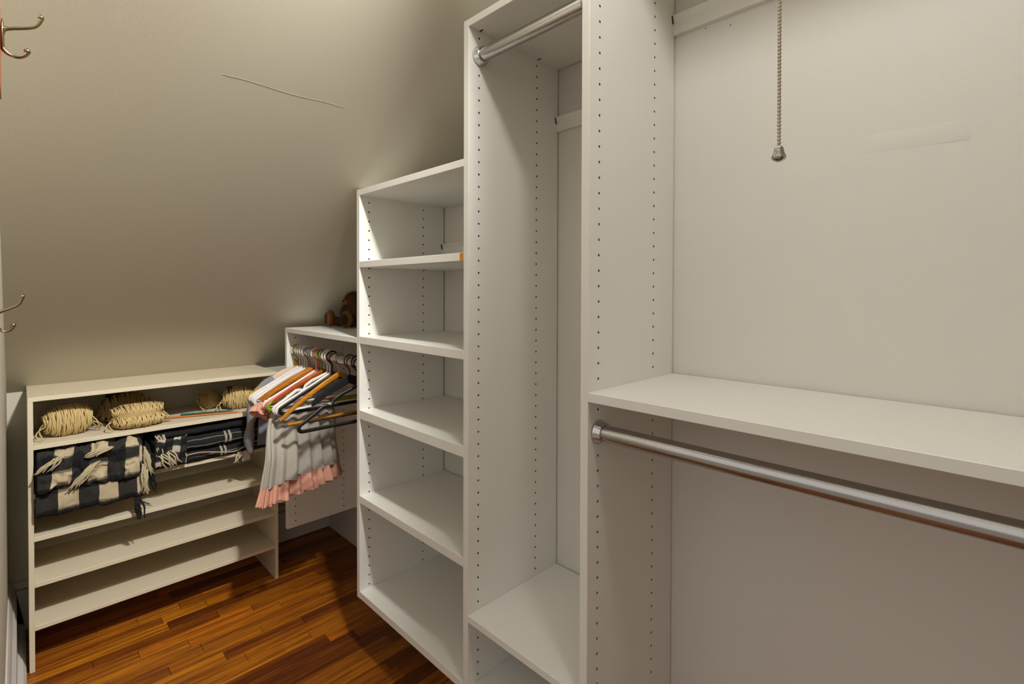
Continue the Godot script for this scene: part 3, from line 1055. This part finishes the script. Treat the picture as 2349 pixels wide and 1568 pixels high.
func blankets() -> void:
	var sy := -0.665
	var a := base("throw_blanket", Vector3(0.185, sy, -2.35), "black and white checked throw with fringe, hanging over the shelf edge at the left", "blanket", "fringed throws on the shoe rack")
	var p := [Vector2(-2.50, sy + 0.002), Vector2(-2.50, -0.60), Vector2(-2.44, -0.545), Vector2(-2.32, -0.536), Vector2(-2.235, -0.548), Vector2(-2.212, -0.60), Vector2(-2.208, -0.66), Vector2(-2.206, -0.71), Vector2(-2.210, -0.739), Vector2(-2.224, -0.735), Vector2(-2.228, -0.69), Vector2(-2.236, sy + 0.003), Vector2(-2.30, sy + 0.002)]
	put(folded(p, 0.036, 0.318, 90, 0.015, 5, Vector2(9.5, 9.5)), "folded_cloth", M.plaid, a, a.position)
	var p2 := [Vector2(-2.30, -0.545), Vector2(-2.24, -0.535), Vector2(-2.205, -0.552), Vector2(-2.196, -0.60), Vector2(-2.194, -0.645), Vector2(-2.199, -0.66), Vector2(-2.206, -0.645), Vector2(-2.212, -0.60), Vector2(-2.24, -0.560)]
	put(folded(p2, 0.040, 0.305, 90, 0.028, 9, Vector2(10.5, 10.5), 0.35), "top_fold", M.plaid, a, a.position)
	strands(a, [
		[Vector3(0.318, -0.560, -2.205), Vector3(0.010, -0.065, 0.004), 9, Vector3(0.012, -0.030, 0.006), true],
		[Vector3(0.322, -0.545, -2.215), Vector3(0.026, -0.060, 0.004), 8, Vector3(0.006, -0.040, 0.004), false],
		[Vector3(0.312, -0.620, -2.200), Vector3(0.004, -0.080, 0.006), 9, Vector3(0.012, -0.020, 0.004), true],
		[Vector3(0.320, -0.600, -2.212), Vector3(0.032, -0.070, 0.000), 9, Vector3(0.006, -0.060, 0.002), false],
		[Vector3(0.290, -0.735, -2.212), Vector3(0.006, -0.075, 0.002), 7, Vector3(0.020, 0.0, 0.0), false],
		[Vector3(0.165, -0.590, -2.186), Vector3(-0.050, -0.055, 0.002), 10, Vector3(0.028, 0.012, 0.0), true],
		[Vector3(0.080, -0.545, -2.190), Vector3(-0.045, -0.030, 0.004), 7, Vector3(0.030, 0.004, 0.0), true],
		[Vector3(0.200, -0.535, -2.190), Vector3(-0.055, -0.012, 0.004), 8, Vector3(0.034, -0.004, 0.0), true],
	], 31)
	# the second throw: a stack of flat folds, black with thin pale lines
	var b := base("throw_blanket", Vector3(0.53, sy, -2.36), "mostly black throw with thin white lines, folded flat beside the checked throw", "blanket", "fringed throws on the shoe rack")
	var q0 := [Vector2(-2.49, sy + 0.002), Vector2(-2.495, sy + 0.040), Vector2(-2.36, sy + 0.052), Vector2(-2.25, sy + 0.047), Vector2(-2.222, sy + 0.032), Vector2(-2.225, sy + 0.010), Vector2(-2.25, sy + 0.003)]
	put(folded(q0, 0.352, 0.735, 60, 0.005, 15, Vector2(3.6, 8.0)), "lower_fold", M.stripes, b, b.position).set_meta("label", "lowest fold with thin pale lines")
	var q1 := [Vector2(-2.48, sy + 0.055), Vector2(-2.48, sy + 0.090), Vector2(-2.36, sy + 0.102), Vector2(-2.25, sy + 0.098), Vector2(-2.218, sy + 0.078), Vector2(-2.222, sy + 0.058), Vector2(-2.26, sy + 0.053)]
	put(folded(q1, 0.356, 0.740, 60, 0.006, 16, Vector2(3.2, 9.0), 0.1), "middle_fold", M.stripes, b, b.position)
	var q2 := [Vector2(-2.46, sy + 0.106), Vector2(-2.46, sy + 0.124), Vector2(-2.36, sy + 0.134), Vector2(-2.27, sy + 0.132), Vector2(-2.240, sy + 0.122), Vector2(-2.245, sy + 0.108), Vector2(-2.28, sy + 0.104)]
	put(folded(q2, 0.360, 0.738, 60, 0.004, 17, Vector2(2.6, 4.0)), "upper_fold", M.velvet, b, b.position)
	var q3 := [Vector2(-2.29, sy + 0.020), Vector2(-2.215, sy + 0.085), Vector2(-2.208, sy + 0.122), Vector2(-2.204, sy + 0.070), Vector2(-2.208, sy + 0.014), Vector2(-2.232, sy + 0.006)]
	put(folded(q3, 0.352, 0.452, 30, 0.012, 18, Vector2(10.0, 10.0), 0.4), "checked_corner", M.small_plaid, b, b.position)
	# pale bound edge that wanders along the front
	var edge := MB.new()
	var e1 := []
	for i in 40:
		var t := i / 39.0
		var x := 0.452 + 0.285 * t
		e1.append(Vector3(x, sy + 0.030 + 0.012 * sin(t * 6.0 + 1.0) + 0.030 * smoothstep(0.55, 0.9, t) * sin(t * 3.0), -2.208))
	edge.tube(e1, 0.0022, 6)
	var e2 := []
	for i in 12:
		var t := i / 11.0
		e2.append(Vector3(0.452 - 0.008 * sin(t * PI), sy + 0.035 + 0.085 * t, -2.206 - 0.006 * t))
	edge.tube(e2, 0.0024, 6)
	var fold := b.get_node("lower_fold")
	var bound := put(edge, "bound_edge", M.fringe_white, fold, b.position)
	bound.set_meta("label", "thin pale bound edge")
	var tm := MB.new()
	tm.box(Vector3(0.648, sy - 0.030, -2.2175), Vector3(0.678, sy + 0.010, -2.2160), 0.0003)
	var tg := put(tm, "care_tag", M.label, fold, b.position)
	tg.set_meta("label", "white care label")
	strands(b, [
		[Vector3(0.355, sy + 0.130, -2.225), Vector3(0.014, -0.060, 0.010), 7, Vector3(0.030, 0.0, 0.0), true],
		[Vector3(0.360, sy + 0.060, -2.205), Vector3(0.030, -0.040, 0.004), 8, Vector3(0.040, 0.012, 0.0), true],
		[Vector3(0.350, sy + 0.110, -2.215), Vector3(0.008, -0.075, 0.006), 8, Vector3(0.030, 0.006, 0.0), false],
		[Vector3(0.630, sy + 0.012, -2.216), Vector3(-0.010, -0.030, 0.004), 4, Vector3(0.014, 0.0, 0.0), true],
	], 47)

# ---------------------------------------------------------------- toy bear
func toy_bear() -> void:
	var at := Vector3(1.066, -0.1545, -2.065)
	var o := base("teddy_bear", at, "small brown plush bear sitting on the low corner unit, half hidden by the shelf tower", "teddy bear")
	o.rotation.y = -1.5
	var f := FastNoiseLite.new(); f.seed = 2; f.frequency = 0.22
	var part := func(called: String, c: Vector3, r: Vector3, mat: Material, amp: float, turn: Basis, under: Node):
		var mb := MB.new()
		mb.blob(c, r, f, amp, 44, 28, turn)
		return put(mb, called, mat, under)
	var I := Basis.IDENTITY
	part.call("body", Vector3(0.0, 0.054, 0.0), Vector3(0.046, 0.052, 0.042), M.fur, 0.10, I, o)
	var head = part.call("head", Vector3(0.0, 0.116, 0.010), Vector3(0.040, 0.036, 0.036), M.fur, 0.10, I, o)
	part.call("muzzle", Vector3(0.0, 0.108, 0.044), Vector3(0.018, 0.014, 0.014), M.fur_light, 0.10, I, head)
	part.call("nose", Vector3(0.0, 0.113, 0.058), Vector3(0.006, 0.0045, 0.004), M.sole, 0.0, I, head)
	for s in [-1, 1]:
		part.call("eye", Vector3(0.015 * s, 0.123, 0.042), Vector3(0.0035, 0.0035, 0.003), M.black, 0.0, I, head)
		part.call("ear", Vector3(0.033 * s, 0.144, 0.006), Vector3(0.015, 0.015, 0.008), M.fur, 0.10, I, head)
		part.call("arm", Vector3(0.049 * s, 0.066, 0.024), Vector3(0.017, 0.038, 0.018), M.fur, 0.10, Basis(Vector3.BACK, 0.5 * s), o)
		part.call("leg", Vector3(0.046 * s, 0.022, 0.046), Vector3(0.021, 0.021, 0.044), M.fur, 0.10, Basis(Vector3.UP, 0.45 * s), o)
		var foot = part.call("foot", Vector3(0.066 * s, 0.036, 0.082), Vector3(0.029, 0.035, 0.020), M.fur_light, 0.10, Basis(Vector3.UP, 0.45 * s), o)
		part.call("foot_pad", Vector3(0.0745 * s, 0.036, 0.0995), Vector3(0.019, 0.024, 0.0045), M.sole, 0.03, Basis(Vector3.UP, 0.45 * s), foot)

# ---------------------------------------------------------------- coat hooks
func coat_hook(at: Vector3, label: String, reach: float) -> void:
	var o := base("coat_hook", at, label, "coat hook", "double coat hooks on the left wall")
	var k := reach / 0.047
	var pl := MB.new()
	pl.blob(Vector3(0.0020, -0.008, 0), Vector3(0.0022, 0.026, 0.010), null, 0.0, 24, 14)
	put(pl, "back_plate", M.brass, o)
	for prong in [["upper_prong", [[0.001, -0.008], [0.0034, 0.0008], [0.0114, 0.0055], [0.0235, 0.0100], [0.0355, 0.0156], [0.0408, 0.0212], [0.0440, 0.0280], [0.0452, 0.0325]], [0.0036, 0.0034, 0.0030, 0.0025, 0.0025, 0.0028, 0.0032, 0.0034]],
			["lower_prong", [[0.001, -0.012], [0.0014, -0.0255], [0.0064, -0.0335], [0.0135, -0.0368], [0.0208, -0.0358], [0.0265, -0.0312], [0.0293, -0.0262]], [0.0036, 0.0034, 0.0028, 0.0024, 0.0026, 0.0030, 0.0033]]]:
		var q: Array = prong[1]
		var rr: Array = prong[2]
		var pts := []
		var rad := []
		for i in q.size() - 1:
			for j in 5:
				var t := j / 5.0
				var p := Vector2.ZERO
				for c in 2:
					p[c] = cubic_interpolate(q[i][c], q[i + 1][c], q[max(i - 1, 0)][c], q[min(i + 2, q.size() - 1)][c], t)
				pts.append(Vector3(p.x * k, p.y, 0)); rad.append(lerpf(rr[i], rr[i + 1], t))
		var e: Array = q[q.size() - 1]
		pts.append(Vector3(e[0] * k, e[1], 0)); rad.append(rr[rr.size() - 1])
		var mb := MB.new()
		mb.tube(pts, rad, 12, Vector2(1.25, 1.0))
		mb.blob(Vector3(e[0] * k, e[1] + 0.0020, 0), Vector3(0.0043, 0.0048, 0.0052), null, 0.0, 18, 12)
		put(mb, prong[0], M.brass, o)

func coat_hooks() -> void:
	var rl := MB.new()
	rl.box(Vector3(LX, 0.300, -1.13), Vector3(-0.0165, 0.440, -1.03), 0.002)
	var r := put(rl, "hook_rail", M.wood2, null)
	tag(r, "reddish wooden hook rail just showing at the upper left edge", "hook rail")
	coat_hook(Vector3(-0.0165, 0.4010, -1.10), "double brushed metal coat hook on the wooden rail, upper left corner", 0.047)
	coat_hook(Vector3(LX, -0.0470, -1.45), "double brushed metal coat hook low on the left wall, below the one on the rail", 0.0395)

# ---------------------------------------------------------------- lamp and its chain
func ceiling_lamp() -> void:
	var o := base("ceiling_lamp", Vector3(BULB.x, CEIL, BULB.z), "porcelain ceiling lamp holder with a bare bulb above the closet", "lamp")
	var hb := MB.new()
	hb.lathe(Vector3.ZERO, Vector3.DOWN, [Vector2(0.0005, 0.055), Vector2(0.012, 0.056), Vector2(0.026, 0.045), Vector2(0.038, 0.026), Vector2(0.060, 0.022), Vector2(0.078, 0.021)], 32)
	put(hb, "holder", M.porcelain, o)
	var bl := MB.new()
	bl.lathe(Vector3(0, -0.076, 0), Vector3.DOWN, [Vector2(0, 0.013), Vector2(0.014, 0.015), Vector2(0.028, 0.024), Vector2(0.045, 0.030), Vector2(0.060, 0.029), Vector2(0.074, 0.020), Vector2(0.081, 0.008)], 32)
	put(bl, "bulb", M.bulb, o)
	# added spot head beside the bulb, there only to brighten the far end
	var dir := FILL_SPOT_DIR.normalized()
	var sh := MB.new()
	sh.lathe(FILL_SPOT - o.position, -dir, [Vector2(-0.012, 0.040), Vector2(0.0, 0.039), Vector2(0.035, 0.030), Vector2(0.055, 0.016), Vector2(0.058, 0.002), Vector2(0.055, 0.001), Vector2(0.052, 0.014), Vector2(0.033, 0.027), Vector2(0.0, 0.036), Vector2(-0.012, 0.038), Vector2(-0.012, 0.040)], 32)
	put(sh, "added_spot_shade", M.porcelain, o)
	var sb := MB.new()
	sb.blob(FILL_SPOT - o.position, Vector3(0.022, 0.022, 0.022), null, 0.0, 20, 12)
	put(sb, "added_spot_bulb", M.bulb, o)
	var arm := MB.new()
	arm.tube([Vector3(0, -0.010, 0.030), Vector3(0, -0.030, -0.085), FILL_SPOT - o.position - dir * 0.052], 0.006, 10)
	put(arm, "added_spot_arm", M.porcelain, o)
	var top := Vector3(0.4735, 1.155, -0.150)
	var bot := Vector3(0.4875, 0.1300, -0.150)
	var c := base("pull_chain", top, "beaded metal pull chain with a small bell end hanging in front of the back wall", "pull chain")
	var ch := MB.new()
	var count := 320
	for k in count:
		var t := (k + 0.5) / count
		ch.lathe(top.lerp(bot, t) - Vector3(0, 0.00185, 0), Vector3.UP, [Vector2(0, 0.0009), Vector2(0.0006, 0.0015), Vector2(0.0016, 0.0018), Vector2(0.0026, 0.0015), Vector2(0.0032, 0.0009)], 7)
	ch.tube([top, bot], 0.0011, 6)
	put(ch, "bead_chain", M.chain, c, top)
	var be := MB.new()
	be.lathe(bot + Vector3(0, 0.002, 0), Vector3.DOWN, [Vector2(0, 0.0018), Vector2(0.0015, 0.0036), Vector2(0.004, 0.0042), Vector2(0.0065, 0.0046), Vector2(0.0085, 0.0058), Vector2(0.0105, 0.0062), Vector2(0.0125, 0.0050), Vector2(0.0140, 0.0022)], 20)
	put(be, "bell", M.steel, c, top)
	var tb := MB.new()
	tb.tube([Vector3(BULB.x - 0.046, CEIL - 0.024, BULB.z - 0.004), top + Vector3(-0.001, 0.004, 0)], 0.0028, 8)
	put(tb, "chain_spout", M.brass, o, o.position)
